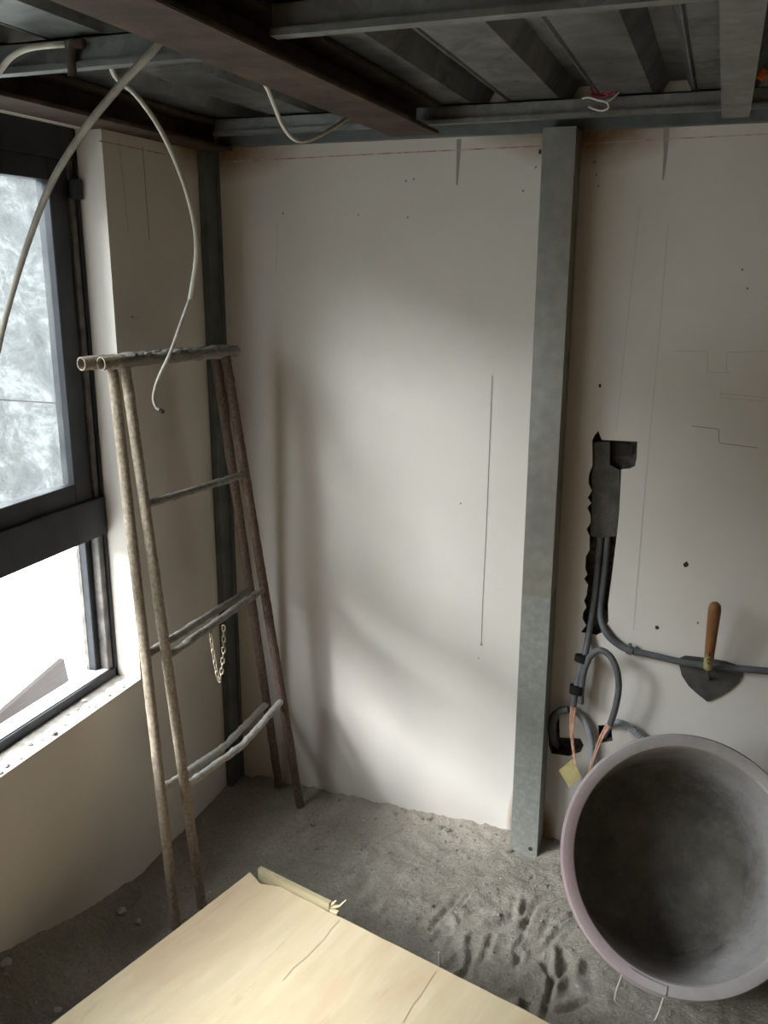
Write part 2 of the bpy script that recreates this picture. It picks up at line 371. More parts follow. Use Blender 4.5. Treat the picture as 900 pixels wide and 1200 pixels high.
# ---- floor: sand-strewn screed with heaps and gouges
def gouges():
    rnd = random.Random(4); L = []
    for _ in range(60):
        px = rnd.uniform(500, 680); py = rnd.uniform(1060, 1185)
        p = onZ(px, py, 0.0); a = rnd.gauss(1.25, .45)
        L.append((p.x, p.y, a, rnd.uniform(.02, .055), rnd.uniform(.006, .014), rnd.uniform(.004, .011)*(1 if rnd.random() < .6 else -.9)))
    for _ in range(26):
        px = rnd.uniform(330, 620); py = rnd.uniform(985, 1090)
        p = onZ(px, py, 0.0); a = rnd.uniform(-.3, 1.2)
        L.append((p.x, p.y, a, rnd.uniform(.03, .08), rnd.uniform(.012, .03), rnd.uniform(.004, .009)*(1 if rnd.random() < .6 else -1)))
    return L
GOU = gouges()
def floor_z(x, y):
    z = .010*noise.noise(V((x*2.1, y*2.1, 3))) + .007*noise.noise(V((x*7, y*7, 1))) + .0045*noise.noise(V((x*22, y*22, 5))) + .0030*noise.noise(V((x*46, y*46, 8))) + .0018*noise.noise(V((x*85, y*85, 2)))
    z += .16*math.exp(-max(x, 0)/.13)*min(1, max(0, (-y-.55)/.5))**1.3          # spoil heap along the left wall
    z += .012*math.exp(-(-y)/.05)*(.5+noise.noise(V((x*14, 0, 9)))+.6*noise.noise(V((x*45, y*20, 9))))                 # crumbs swept against the back wall
    z += .13*math.exp(-((x-1.42)/.17)**2)*math.exp(-((y+.06)/.11)**2)              # sand bank behind the tub
    if -.95 < y < 0:
        for gx, gy, a, l, wd, d in GOU:
            dx, dy = x-gx, y-gy
            if abs(dx) < .14 and abs(dy) < .14:
                u = dx*math.cos(a)+dy*math.sin(a); v = -dx*math.sin(a)+dy*math.cos(a)
                q = (v/wd)**2
                z -= d*math.exp(-(u/l)**2)*(math.exp(-q) - .45*math.exp(-(abs(v/wd)-1.7)**2*2))
    return z
def make_floor():
    def axis(lo, hi, flo, fhi, fine, coarse):
        out = []; x = lo
        while x < hi - 1e-6:
            out.append(x); x += fine if flo <= x < fhi else coarse
        out.append(hi); return out
    xs = axis(-.02, 3.0, -.02, 1.62, .006, .06); ys = axis(-3.6, 0.02, -1.15, .02, .006, .06)
    v = [(x, y, floor_z(x, y)) for y in ys for x in xs]; n = len(xs)
    f = [(j*n+i, j*n+i+1, (j+1)*n+i+1, (j+1)*n+i) for j in range(len(ys)-1) for i in range(n-1)]
    me = bpy.data.meshes.new('floor'); me.from_pydata(v, [], f); me.update()
    for p in me.polygons: p.use_smooth = True
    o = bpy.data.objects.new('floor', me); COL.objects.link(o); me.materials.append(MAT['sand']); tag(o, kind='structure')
make_floor()

# ---- walls as panels with real holes
def panel(name, outer, holes, to3, thick, depths, mat, matin, parent=None):
    """outer/holes: 2D loops; to3(u, v, d) -> 3D with d going into the wall; depths[i] None = right through"""
    bm = bmesh.new(); rings = []
    for lp in [outer]+holes:
        vs = [bm.verts.new(to3(u, v, 0)) for u, v in lp]
        for i in range(len(vs)): bm.edges.new((vs[i], vs[(i+1) % len(vs)]))
        rings.append(vs)
    bmesh.ops.triangle_fill(bm, edges=bm.edges[:], use_beauty=True, use_dissolve=False)
    for k, (lp, vs) in enumerate(zip([outer]+holes, rings)):
        d = thick if k == 0 else (depths[k-1] or thick)
        b = [bm.verts.new(to3(u, v, d)) for u, v in lp]
        for i in range(len(vs)):
            j = (i+1) % len(vs); f = bm.faces.new((vs[i], vs[j], b[j], b[i]))
            if k and depths[k-1]: f.material_index = 1
        if k and depths[k-1]:
            f = bm.faces.new(b); f.material_index = 1
    bmesh.ops.recalc_face_normals(bm, faces=bm.faces)
    me = bpy.data.meshes.new(name); bm.to_mesh(me); bm.free()
    me.materials.append(MAT[mat]); me.materials.append(MAT[matin])
    o = bpy.data.objects.new(name, me); COL.objects.link(o); tag(o, kind='structure')
    return o
def px_wall(L): return [(onY(x, y).x, onY(x, y).z) for x, y in L]
rnd = random.Random(2)
chase = [(701,505),(705,515.5),(747,517.5),(746,538),(744,546),(738,549),(728,550),(727.5,561),(725.5,600),(722.5,630),(717,675),(712.5,708),(713,728),(706,741),(699,744),(690,742),(681,741)]
yy = 738
while yy > 552:
    t = (738-yy)/186.0; x = 684+t*8 + (2.2 if rnd.random() < .5 else -1.6) + rnd.uniform(-.8, .8)
    chase.append((x, yy)); yy -= rnd.uniform(5, 9)
chase += [(694.5,545),(694,516),(697,510)]
box1 = [(643,840),(648,833),(655,831),(656,864),(680,865.5),(684,873),(680.5,881),(667,886),(646,883),(643,873)]
box2 = [(701,850),(716,849),(718,868),(703,871)]
wb = panel('wall_back', [(-.2,-.15),(3.0,-.15),(3.0,CEIL),(-.2,CEIL)], [px_wall(chase), px_wall(box1), px_wall(box2)],
           lambda u, v, d: (u, d, v), .15, [.036,.045,.045], 'wall_paint', 'chase_dark')
WY0, WY1, WZ0, WZ1 = -3.10, -.477, .552, 1.905
wl = panel('wall_left', [(-3.6,-.15),(0.0,-.15),(0.0,CEIL),(-3.6,CEIL)], [[(WY0,WZ0),(WY1,WZ0),(WY1,WZ1),(WY0,WZ1)]],
           lambda u, v, d: (-d, u, v), .136, [None], 'wall_paint', 'wall_paint')
tag(MB().box((3.0,-3.6,-.15),(3.12,.15,CEIL)).build('wall_right', 'plain_wall'), kind='structure')
tag(MB().box((-.2,-3.72,-.15),(3.12,-3.6,CEIL)).build('wall_front', 'plain_wall'), kind='structure')
# fill of the chase: smoothed mortar over the upper run, and a dark switch box
mb = MB(); c = [V((p[0], .036, p[1])) for p in px_wall([(694,519),(714,519),(714,546),(726,552),(724.5,598),(721.5,629),(704,632),(691,629),(693,598),(693,560)])]
fr = [V((p.x, .010, p.z)) for p in c]; mb.quad(*fr)
for i in range(len(c)): j = (i+1) % len(c); mb.quad(fr[i], fr[j], c[j], c[i])
mb.build('mortar_fill', 'mortar', wb)
mb = MB(); c = px_wall([(715.5,521),(741,523),(739.5,536),(717,538)])
mb.quad(*[V((p[0], .030, p[1])) for p in c]); mb.build('switch_box', 'hole_dark', wb)

# ---- marks on the walls
def stroke(name, pts, wd, mat, parent, axis=1, off=.0006, w1=None):
    mb = MB(); P = [on(x, y, axis, 0.0) for x, y in pts]
    nv = V((0,-1,0)) if axis == 1 else V((1,0,0))
    w1 = wd if w1 is None else w1; nn = len(P)-1
    for i in range(nn):
        t = (P[i+1]-P[i]).normalized(); s = nv.cross(t)*((wd+(w1-wd)*i/nn)/2); e = nv.cross(t)*((wd+(w1-wd)*(i+1)/nn)/2)
        mb.quad(P[i]+s+nv*off, P[i+1]+e+nv*off, P[i+1]-e+nv*off, P[i]-s+nv*off)
    return mb.build(name, mat, parent)
stroke('pencil_line', [(577,440),(570,620),(566,700),(564,755)], .0022, 'pencil', wb)
stroke('pencil_line', [(783,262),(772,400),(757,560),(742,738)], .0016, 'pencil_faint', wb)
stroke('pencil_line', [(750,240),(735,380),(722,505)], .0014, 'pencil_faint', wb)
stroke('pencil_line', [(789,411),(829,412),(829,436),(856,437)], .0016, 'pencil_faint', wb)
stroke('pencil_line', [(851,437),(852,413),(899,411)], .0016, 'pencil_faint', wb)
stroke('pencil_line', [(897,470),(844,466),(845,461),(897,466)], .0016, 'pencil_faint', wb)
stroke('pencil_line', [(811,499),(842,503),(843,519),(888,525)], .0018, 'pencil', wb)
stroke('pencil_line', [(325,258),(324,320)], .0016, 'pencil_faint', wb)
stroke('chalk_line', [(262,190),(450,180),(637,171)], .0030, 'red_chalk', wb)
stroke('chalk_line', [(685,168.5),(780,163),(900,157)], .0020, 'red_chalk', wb)
stroke('chalk_line', [(116,165),(160,174),(204,183)], .0030, 'red_chalk', wl, 0)
stroke('drip_stain', [(538,163),(537,190),(535.5,217)], .012, 'drip', wb, w1=.005)
stroke('drip_stain', [(781,150),(780,180),(777,211)], .014, 'drip', wb, w1=.004)
stroke('drip_stain', [(327,172),(326,193)], .012, 'pencil_faint', wb, w1=.004)
stroke('drip_stain', [(167,172),(171,230),(175,282)], .004, 'drip', wl, 0)
stroke('drip_stain', [(139,165),(145,220),(150,272)], .004, 'pencil_faint', wl, 0)
stroke('pencil_line', [(152,371),(164,372)], .002, 'pencil_faint', wl, 0)
def spot(x, y, r, parent, axis=1):
    mb = MB(); c = on(x, y, axis, 0.0); rr = random.Random(int(x*7+y)); L = []
    for k in range(10):
        a = 2*math.pi*k/10; q = r*rr.uniform(.6, 1.2)
        L.append(c + (V((math.cos(a)*q, -.0007, math.sin(a)*q*1.2)) if axis == 1 else V((.0007, math.cos(a)*q, math.sin(a)*q))))
    mb.quad(*L); mb.build('dirt_spot', 'hole_dark' if r > .004 else 'pencil', parent)
for x, y, r in ((703,452,.0045),(804,661,.0065),(770,735,.005),(818,730,.0035),(478,255,.003),(332,250,.003),(420,252,.0025),(564,755,.004),(561,771,.0025),(697,190,.004),(699,205,.003),(701,218,.003),(633,178,.005),(628,196,.003),(613,224,.003),(485,210,.003),(476,212,.003),(540,590,.003),(876,338,.003),(870,316,.003)):
    spot(x, y, r, wb)
spot(155, 371, .004, wl, 0)
# pocked rough patch beside the conduit run
# ---- window
win = bpy.data.objects.new('window_1', None); COL.objects.link(win); tag(win, 'black aluminium window with tinted upper pane and opened lower sash', kind='structure')
def wbox(name, x0, x1, y0, y1, z0, z1, mat='black_aluminium', parent=win, bev=.0015):
    return MB().box((x0, y0, z0), (x1, y1, z1)).build(name, mat, parent, bevel=bev)
YA, YB = WY1, WY0
XF, XB = -.07, -.132
wbox('frame_jamb', -.1355, XF, YA-.011, YA, WZ0, WZ1)
wbox('frame_track', XB, XF-.006, YA-.030, YA-.011, WZ0+.02, 1.836, 'dusty_aluminium')
wbox('frame_track', XB, XF-.03, YA-.050, YA-.030, WZ0+.02, 1.836)
wbox('frame_jamb', XB, XF, YB, YB+.045, WZ0, WZ1)
wbox('frame_head', XB, XF, YB, YA, 1.836, WZ1)
wbox('frame_sill', XB, XF, YB, YA, WZ0-.002, WZ0+.026)
wbox('sill_dust_glare', XB+.004, XF-.006, YB+.02, YA-.02, WZ0+.026, WZ0+.029, 'dust_and_glare', bev=.0008)  # thin pale layer: dust, plus the bright sheen of the rail as colour
for (a, b) in ((-1.36, YA-.004), (-2.23, -1.42), (YB+.045, -2.29)): wbox('transom', XB, XF+.006, a, b, .948, 1.045)
for ym in (-1.36, -2.23): wbox('mullion', XB, XF, ym-.06, ym, WZ0+.026, 1.836)
def sash(y0, y1, z0, z1, x0, x1, st, rail, glass=True, name='sash'):
    e = bpy.data.objects.new(name, None); COL.objects.link(e); e.parent = win
    wbox('sash_stile', x0, x1, y1-st, y1, z0, z1, parent=e)
    wbox('sash_stile', x0, x1, y0, y0+st, z0, z1, parent=e)
    wbox('sash_rail', x0, x1, y0+st, y1-st, z0, z0+rail, parent=e)
    wbox('sash_rail', x0, x1, y0+st, y1-st, z1-rail, z1, parent=e)
    if glass: MB().quad(((x0+x1)/2, y0+st, z0+rail), ((x0+x1)/2, y1-st, z0+rail), ((x0+x1)/2, y1-st, z1-rail), ((x0+x1)/2, y0+st, z1-rail)).build('pane', 'tinted_glass', e)
    return e
for (a, b) in ((-1.36, YA-.026), (-2.23, -1.42), (YB+.045, -2.29)):
    sash(a, b, 1.045, 1.836, -.118, -.082, .066, .048)
wbox('screen_stile', -.131, -.118, YA-.052, YA-.026, WZ0+.026, .948, 'dusty_aluminium')
wbox('brush_block', -.09, XF+.012, YA-.03, YA-.003, 1.752, 1.795)
# ---- outside
tag(MB().quad((-9,-14,-.35),(-.2,-14,-.35),(-.2,10,-.35),(-9,10,-.35)).build('outside_ground', 'outside_ground'), kind='structure')
def slope():
    v = []; f = []; ny, nz = 60, 24
    for j in range(nz+1):
        for i in range(ny+1):
            y = -12+20*i/ny; h = -.4+3.4*j/nz
            n_ = noise.noise(V((y*.7, h*.9, 0)))*.25+noise.noise(V((y*2.5, h*2.5, 4)))*.08
            v.append((-3.3-.35*h+n_, y, h))
    for j in range(nz):
        for i in range(ny):
            a = j*(ny+1)+i; f.append((a, a+1, a+ny+2, a+ny+1))
    me = bpy.data.meshes.new('wall_outside'); me.from_pydata(v, [], f); me.update()
    for p in me.polygons: p.use_smooth = True
    o = bpy.data.objects.new('wall_outside', me); COL.objects.link(o); me.materials.append(MAT['shotcrete']); tag(o, kind='structure')
slope()
a_ = onX(75, 772, -.75); b_ = onX(0, 838, -.75); c_ = onX(-90, 915, -.75)
mb = MB(); q = [a_, V((-.75, a_.y+.05, a_.z-.30)), V((-.75, c_.y+.10, c_.z-.30)), c_]
mb.quad(*q); mb.quad(*[p+V((-.02,0,0)) for p in q][::-1])
for i in range(4): j = (i+1) % 4; mb.quad(q[i], q[j], q[j]+V((-.02,0,0)), q[i]+V((-.02,0,0)))
LEAN = mb
tag(MB().tube(seg_pts(onX(-40,466,-.6), onX(110,475,-.6), 6), .0022, 8).build('outside_cable', 'black_tape'), 'thin dark wire crossing outside the upper window pane', 'wire')

# ---- steel deck ceiling: trapezoidal ribs running into the room
def deck():
    prof = []; x = -.15; lo, hi = 1.970, 2.012
    while x < 3.0:
        prof += [(x, lo), (x+.105, lo), (x+.130, hi), (x+.168, hi), (x+.190, lo)]
        x += .19+.012
        prof += [(x-.010, lo), (x-.006, lo+.006), (x-.002, lo)]
    v = []; f = []
    for px, pz in prof: v += [(px, -3.6, pz), (px, .0, pz)]
    for i in range(len(prof)-1): f.append((2*i, 2*i+1, 2*i+3, 2*i+2))
    me = bpy.data.meshes.new('ceiling'); me.from_pydata(v, [], f); me.update()
    o = bpy.data.objects.new('ceiling', me); COL.objects.link(o); me.materials.append(MAT['deck_steel']); tag(o, 'ribbed galvanised steel deck ceiling', kind='structure')
deck()
tag(MB().box((-.2,-3.6,2.05),(3.0,.15,2.12)).build('light_stop_1', 'mortar'), kind='structure')  # unseen slab added above the deck to stop sky light leaking in

# ================================================================== STEEL FRAME
def ibeam(name, label, x0, x1, z0, z1, y0, y1, tf=.009, tw=.007):
    e = empty(name, label, 'beam'); xm = (x0+x1)/2
    MB().box((x0,y0,z0),(x1,y1,z0+tf)).build('bottom_flange', 'red_oxide', e, bevel=.0015)
    MB().box((x0,y0,z1-tf),(x1,y1,z1)).build('top_flange', 'red_oxide', e, bevel=.0015)
    MB().box((xm-tw/2,y0,z0+tf),(xm+tw/2,y1,z1-tf)).build('web', 'red_oxide', e)
    return e
ibeam('roof_beam', 'rusty brown I-beam running across the ceiling towards the back wall', .582, .70, 1.90, 1.968, -3.5, -.165)
ibeam('roof_beam', 'dark rusty I-beam above the window along the left wall', -.03, .085, 1.902, 1.968, -3.5, -.03)
def cpurlin(label, x0, x1, y, z0, z1, lip=.009, wd=.016, t=.003, mat='galvanised'):
    """C section lying along X; web on the camera side (-Y), flanges going back, bright lip in front"""
    e = empty('purlin', label, 'purlin')
    MB().box((x0,y,z0),(x1,y+t,z1)).build('web', mat, e)
    MB().box((x0,y-lip,z0-t),(x1,y+wd,z0)).build('bottom_flange', mat, e)
    MB().box((x0,y,z1-t),(x1,y+wd,z1)).build('top_flange', mat, e)
    MB().box((x0,y-lip,z0),(x1,y-lip+t*.7,z0+.007)).build('lip', mat, e)
    return e
cpurlin('long galvanised purlin under the deck along the top of the back wall', .088, 2.95, -.125, 1.930, 1.968)
cpurlin('galvanised purlin crossing the top of the photo right of the rusty beam', .705, 2.95, -1.02, 1.925, 1.968)
cpurlin('short galvanised purlin left of the rusty beam by the window', .088, .578, -.945, 1.922, 1.968)
e = empty('joist', 'grey galvanised joist running overhead at the right end of the back purlin', 'joist')
MB().box((1.314,-3.4,1.904),(1.368,-.17,1.907)).build('bottom_flange', 'galvanised', e)
MB().box((1.314,-3.4,1.907),(1.317,-.17,1.921)).build('web', 'galvanised', e)
MB().box((1.317,-3.4,1.918),(1.368,-.17,1.921)).build('top_flange', 'galvanised', e)
MB().box((1.365,-3.4,1.907),(1.368,-.17,1.912)).build('lip', 'galvanised', e)
tag(MB().box((.04,-.03,1.914),(2.95,-.001,1.965)).build('wall_angle', 'dark_steel', bevel=.002), 'dark steel angle along the top edge of the back wall', 'steel angle')

def post(name, label, x0, x1, y0, y1, z0, z1, mat):
    e = empty(name, label, 'post'); t = .003
    MB().box((x0,y0,z0),(x1,y0+t,z1)).build('front_face', mat, e)
    MB().box((x0,y0+t,z0),(x0+t,y1,z1)).build('side_flange', mat, e)
    MB().box((x1-t,y0+t,z0),(x1,y1,z1)).build('side_flange', mat, e)
    return e
pst = post('steel_post', 'tall grey galvanised steel post standing in the middle of the back wall', .927, 1.003, -.092, -.002, -.03, 1.914, 'post_steel')
MB().tube([(.984,-.0935,.022),(.984,-.0915,.022)], .006, 12).build('bolt_hole', 'hole_dark', pst)
cp = empty('corner_post', 'dark steel post in the corner behind the metal trestle', 'post')
MB().box((.0005,-.070,-.03),(.022,-.067,1.90)).build('front_face', 'dark_steel', cp)
MB().box((.019,-.067,-.03),(.022,-.016,1.90)).build('side_face', 'dark_steel', cp)
MB().box((.019,-.016,-.03),(.027,-.001,1.90)).build('back_flange', 'dark_steel', cp)

# ================================================================== TRESTLE (two hinged tube frames, folded)
ZT = 1.39
tA0, tA1 = onZ(120, 426, ZT), onZ(277, 411, ZT)
dirA = (tA1-tA0).normalized(); perp = V((-dirA.y, dirA.x, 0))
if perp.x > 0: perp = -perp
tB0 = onZ(104, 427, ZT); tB1 = tA1 + perp*.031 - dirA*.012
tB0 = tA0 + perp*.031 + dirA*((tB0-tA0).dot(dirA))
TR = empty('trestle', 'rusty folding tube trestle crusted with mortar leaning in the corner', 'trestle')
RT = .0150; RL = .0128
def on_line_z(p, q, px):
    a, b = 0.0, 1.0
    for _ in range(40):
        c = (a+b)/2
        if proj(p.lerp(q, c))[0] < px: a = c
        else: b = c
    return p.lerp(q, a)
fA_near, fA_far = onZ(237, 1066, .0), onZ(352, 946, .0)
fB_near, fB_far = onZ(207, 1092, .0), onZ(327, 921, .012)
topA_near, topA_far = on_line_z(tA0, tA1, 146), on_line_z(tA0, tA1, 264)
topB_near, topB_far = on_line_z(tB0, tB1, 131), on_line_z(tB0, tB1, 252)
def tube_part(name, pts, r, mat, seed, jit=.10, parent=TR, wall=0.0, n=40):
    P = []
    for i in range(len(pts)-1): P += seg_pts(V(pts[i]), V(pts[i+1]), n)[(1 if i else 0):]
    return MB().tube(P, r, 14, True, jit, seed, wall).build(name, mat, parent, smooth=True)
tube_part('top_bar', [tA0, tA1], RT, 'trestle_crust', 1, .24, wall=.2)
tube_part('top_bar', [tB0, tB1], RT, 'trestle_crust', 2, .24, wall=.2)
for p0, sdx in ((tA0, 21), (tB0, 22)):
    tube_part('bar_end', [p0-dirA*.004, p0+dirA*.045], RT*1.06, 'trestle_tube', sdx, .06, wall=.16, n=12)
legs = {}
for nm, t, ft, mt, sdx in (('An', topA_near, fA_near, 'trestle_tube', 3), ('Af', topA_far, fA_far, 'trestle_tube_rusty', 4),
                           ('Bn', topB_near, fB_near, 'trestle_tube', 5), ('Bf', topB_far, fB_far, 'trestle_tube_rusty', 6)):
    t2 = t + V((0,0,-.010)); ft2 = V((ft.x, ft.y, floor_z(ft.x, ft.y)-.006)) if nm != 'Bf' else ft
    legs[nm] = (t2, ft2)
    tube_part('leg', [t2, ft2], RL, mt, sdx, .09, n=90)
def rung(fr, y0, y1, seed, mid=None, mat='trestle_crust'):
    p = along(*legs[fr+'n'], y0); q = along(*legs[fr+'f'], y1)
    pts = [p, q]
    if mid is not None:
        mm = p.lerp(q, mid[0]) + V((0,0,-mid[1])); pts = [p, mm, q]
    return tube_part('rung', pts, .0098, mat, seed, .30, n=30), p, q
rung('A', 592, 556, 11)
_, r2p, r2q = rung('A', 770, 690, 12)
rung('B', 768, 691, 13)
rung('A', 922, 820, 14, (.55, .030), 'trestle_crust_lit')
rung('B', 926, 824, 15, (.55, .026), 'trestle_crust_lit')
# mortar lumps caked on the top bar
rl = random.Random(8); mb = MB()
for k in range(22):
    t = rl.uniform(.10, .9); p = tA0.lerp(tA1, t) + V((0,0,RT*.85)) + perp*rl.uniform(-.004, .028)
    n0 = len(mb.v); rr = rl.uniform(.006, .013)
    b = bmesh.new(); bmesh.ops.create_icosphere(b, subdivisions=2, radius=1)
    for vtx in b.verts:
        q = vtx.co.copy(); s = 1+.4*noise.noise(q*2+V((k,0,0)))
        mb.v.append(tuple(p + V((q.x*rr*1.3*s, q.y*rr*2.0*s, q.z*rr*.55*s))))
    mb.f += [tuple(n0+i.index for i in f.verts) for f in b.faces]; b.free()
tag(mb.build('mortar_crust', 'trestle_crust', TR, smooth=True), kind='stuff')
# chain hanging in a loop from the middle rung
CH = empty('chain', 'small brass-coloured chain looped over the middle rung of the trestle', 'chain')
anch = on_line_z(r2p, r2q, 252)
lm = None
pth = spline([onY(246, 735, anch.y-.004), onY(250, 765, anch.y-.004), onY(257, 797, anch.y-.004), onY(261.5, 768, anch.y-.004), onY(262, 733, anch.y-.004)], 12)
tot = sum((pth[i+1]-pth[i]).length for i in range(len(pth)-1)); NL = 20
def path_at(s):
    for i in range(len(pth)-1):
        l = (pth[i+1]-pth[i]).length
        if s <= l: return pth[i].lerp(pth[i+1], s/l), (pth[i+1]-pth[i]).normalized()
        s -= l
    return pth[-1], (pth[-1]-pth[-2]).normalized()
ring = []
for k in range(16):
    a = 2*math.pi*k/16; ring.append(V((math.cos(a)*.0042, 0, math.sin(a)*.0042 + (.0045 if math.sin(a) > 0 else -.0045))))
mb = MB(); rg = ring+[ring[0]]; mb.tube(rg, .0016, 6, False); lk = mb.build('link', 'chain_metal', CH, smooth=True); lm = lk.data
for i in range(NL):
    p, t = path_at(tot*(i+.5)/NL)
    o = lk if i == 0 else lk.copy()
    if i: COL.objects.link(o)
    o.location = p; qq = t.to_track_quat('Z', 'Y'); o.rotation_mode = 'QUATERNION'
    o.rotation_quaternion = qq @ V((0,0,1)).rotation_difference(V((0,0,1))) @ Matrix.Rotation(R(90*(i % 2)+20), 4, 'Z').to_quaternion()

# ================================================================== TUB
TUB = empty('rubber_tub', 'large grey-pink rubber mixing tub tipped on its side against the wall', 'tub')
outer = [(.001,0),(BASE*.97,0),(BASE,.006),(BASE+.006,.03),(BASE+.022,.13),(RIM-.016,DEP-.035),(RIM-.014,DEP-.022)]
rimp = [(RIM-.016,DEP-.035),(RIM-.004,DEP-.028),(RIM,DEP-.016),(RIM,DEP-.005),(RIM-.004,DEP),(RIM-.014,DEP+.001),(RIM-.028,DEP-.004),(RIM-.031,DEP-.012)]
inner = [(RIM-.031,DEP-.012),(RIM-.035,DEP-.05),(BASE+.012,.13),(BASE-.004,.06)]
res = [(BASE-.004,.06),(BASE-.016,.030),(BASE-.045,.018),(BASE-.10,.015),(.06,.013),(.001,.013)]
MB().lathe(outer, 96, org, ax, e1).build('outer_shell', 'tub_rubber', TUB, smooth=True)
MB().lathe(rimp, 96, org, ax, e1).build('rim', 'tub_rim', TUB, smooth=True)
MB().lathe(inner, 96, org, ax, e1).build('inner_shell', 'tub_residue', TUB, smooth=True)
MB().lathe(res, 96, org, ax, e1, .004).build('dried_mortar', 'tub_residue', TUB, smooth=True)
e2 = ax.cross(e1)
def rim_pt(px, py, dr=0.0):      # rim point nearest to a pixel
    best = None
    for k in range(720):
        a = 2*math.pi*k/720; q = org + ax*(DEP-.012) + (e1*math.cos(a)+e2*math.sin(a))*(RIM+dr)
        x, y = proj(q); d = (x-px)**2+(y-py)**2
        if best is None or d < best[0]: best = (d, q, a)
    return best[1], best[2]
h0, a0 = rim_pt(728, 1144); h1, a1 = rim_pt(778, 1168)
dn = V((0,0,-1)); o_ = -ax*0
mb = MB(); mid = (h0+h1)/2
out_d = (mid - (org+ax*DEP)).normalized()
hb = [h0, h0+out_d*.035+dn*.004, h0.lerp(h1,.12)+out_d*.052+dn*.006, h0.lerp(h1,.88)+out_d*.052+dn*.006, h1+out_d*.035+dn*.004, h1]
mb.tube(spline(hb, 6), .0022, 8); mb.build('wire_handle', 'wire_steel', TUB, smooth=True)
mb = MB(); st = []
for k in range(9):
    a = a0+(a1-a0)*(k/8.0 if abs(a1-a0) < 3 else 0); d = e1*math.cos(a)+e2*math.sin(a)
    st.append([org+ax*(DEP-.034)+d*(RIM+.002), org+ax*(DEP-.016)+d*(RIM+.0045), org+ax*(DEP+.0035)+d*(RIM-.004), org+ax*(DEP+.002)+d*(RIM-.022)])
for k in range(8):
    for i in range(3): mb.quad(st[k][i], st[k+1][i], st[k+1][i+1], st[k][i+1])
mb.build('handle_lug', 'tub_rim', TUB, smooth=True)

# ================================================================== CONDUITS AND WIRES
def cond(name, label, cat, L, r, mat, group=None, n=8, ridges=False):
    P = spline([onY(x, y, d) for x, y, d in L], n)
    if ridges:
        Q = []; rr = []
        for i in range(len(P)-1):
            for k in range(4): Q.append(P[i].lerp(P[i+1], k/4)); rr.append(r*(1.0 if k % 4 < 2 else .86))
        P, r = Q, rr
    return tag(MB().tube(P, r, 14).build(name, mat, smooth=True), label, cat, group)
cond('conduit', 'grey conduit dropping from the wall chase to two black tape bands', 'conduit',
     [(704,622,.022),(701,660,.020),(697,700,.016),(691,738,-.004),(686,765,-.030),(679,790,-.040),(674,812,-.044),(672,827,-.044)], .0088, 'grey_conduit')
cond('conduit', 'grey conduit bending out of the chase and running right behind the trowel', 'conduit',
     [(713,622,.022),(709,670,.020),(705,702,.014),(704,724,.000),(711,743,-.014),(724,755,-.017),(738,762,-.018),(770,769,-.018),(795,775,-.018),(832,781,-.018),(870,784,-.018),(905,787,-.018),(990,795,-.018),(1120,811,-.018)], .0088, 'grey_conduit')
cond('conduit', 'grey conduit looped upwards beside the tape bands with wires in its mouth', 'conduit',
     [(680.5,824,-.046),(681.5,805,-.046),(685,785,-.048),(692,769,-.058),(703,762,-.068),(715,769,-.072),(723,786,-.074),(725,806,-.070),(721,830,-.062),(715,849,-.055)], .0086, 'grey_conduit')
cond('conduit', 'dark conduit arching out of the black wall box beside the post', 'conduit',
     [(652,874,.030),(648,862,-.004),(648,846,-.034),(655,834,-.040),(666,831,-.042)], .0105, 'dark_conduit')
cond('conduit', 'pale grey conduit curving down behind the rim of the tub', 'conduit',
     [(667,830,-.020),(680,838,-.022),(690,856,-.022),(694,880,-.020),(693,910,-.020),(692,950,-.020)], .0085, 'pale_conduit')
cond('flexible_conduit', 'ribbed pale flexible conduit leaving the wall box behind the tub', 'conduit',
     [(708,862,.030),(714,850,-.006),(726,847,-.022),(742,856,-.026),(760,874,-.026),(776,900,-.026)], .0098, 'pale_conduit', ridges=True)
def band(label, c, d, hw, rx, ry):
    d = d.normalized(); e = d.cross(V((0,1,0))).normalized(); g = d.cross(e); mb = MB(); P = []
    for k in range(20):
        a = 2*math.pi*k/20; P.append(e*math.cos(a)*rx+g*math.sin(a)*ry)
    n0 = 0
    for s in (-hw, hw): mb.v += [tuple(c+d*s+q) for q in P]
    for k in range(20): j = (k+1) % 20; mb.f.append((k, j, 20+j, 20+k))
    mb.f += [tuple(range(20))[::-1], tuple(range(20, 40))]
    return tag(mb.build('tape_band', 'black_tape', smooth=True), label, 'tape')
band('upper black tape band around the two grey conduits', onY(683,772,-.046), onY(679,800,-.046)-onY(685,765,-.046), .0085, .022, .014)
band('lower black tape band around the two conduit ends', onY(676,808,-.046), onY(675,820,-.046)-onY(677,795,-.046), .0125, .0195, .0125)
e = empty('conduit_clip', 'small grey clip on the conduit left of the trowel', 'clip')
cc = onY(738,762,-.018)
MB().tube([cc+V((-.007,0,.002)), cc+V((.007,0,-.002))], .0118, 16).build('ring', 'grey_conduit', e, smooth=True)
MB().box((cc.x-.005,cc.y-.006,cc.z+.009),(cc.x+.005,cc.y+.006,cc.z+.019)).build('tab', 'grey_conduit', e, bevel=.002)
def wires(label, L, n, sp, seed):
    rr = random.Random(seed); e = empty('wire_bundle', label, 'wires')
    for k in range(n):
        o = (k-(n-1)/2)*sp
        P = [onY(x+o*(1-i*.25)+rr.uniform(-.5,.5), y, d+rr.uniform(-.002,.002)) for i, (x, y, d) in enumerate(L)]
        MB().tube(spline(P, 6), .0021, 8).build('wire', 'salmon_wire', e, smooth=True)
    return e
wires('salmon wires dangling from the taped conduit end to the yellow tape', [(672.5,825,-.044),(670,846,-.046),(671,868,-.048),(674,895,-.05)], 3, 2.6, 1)
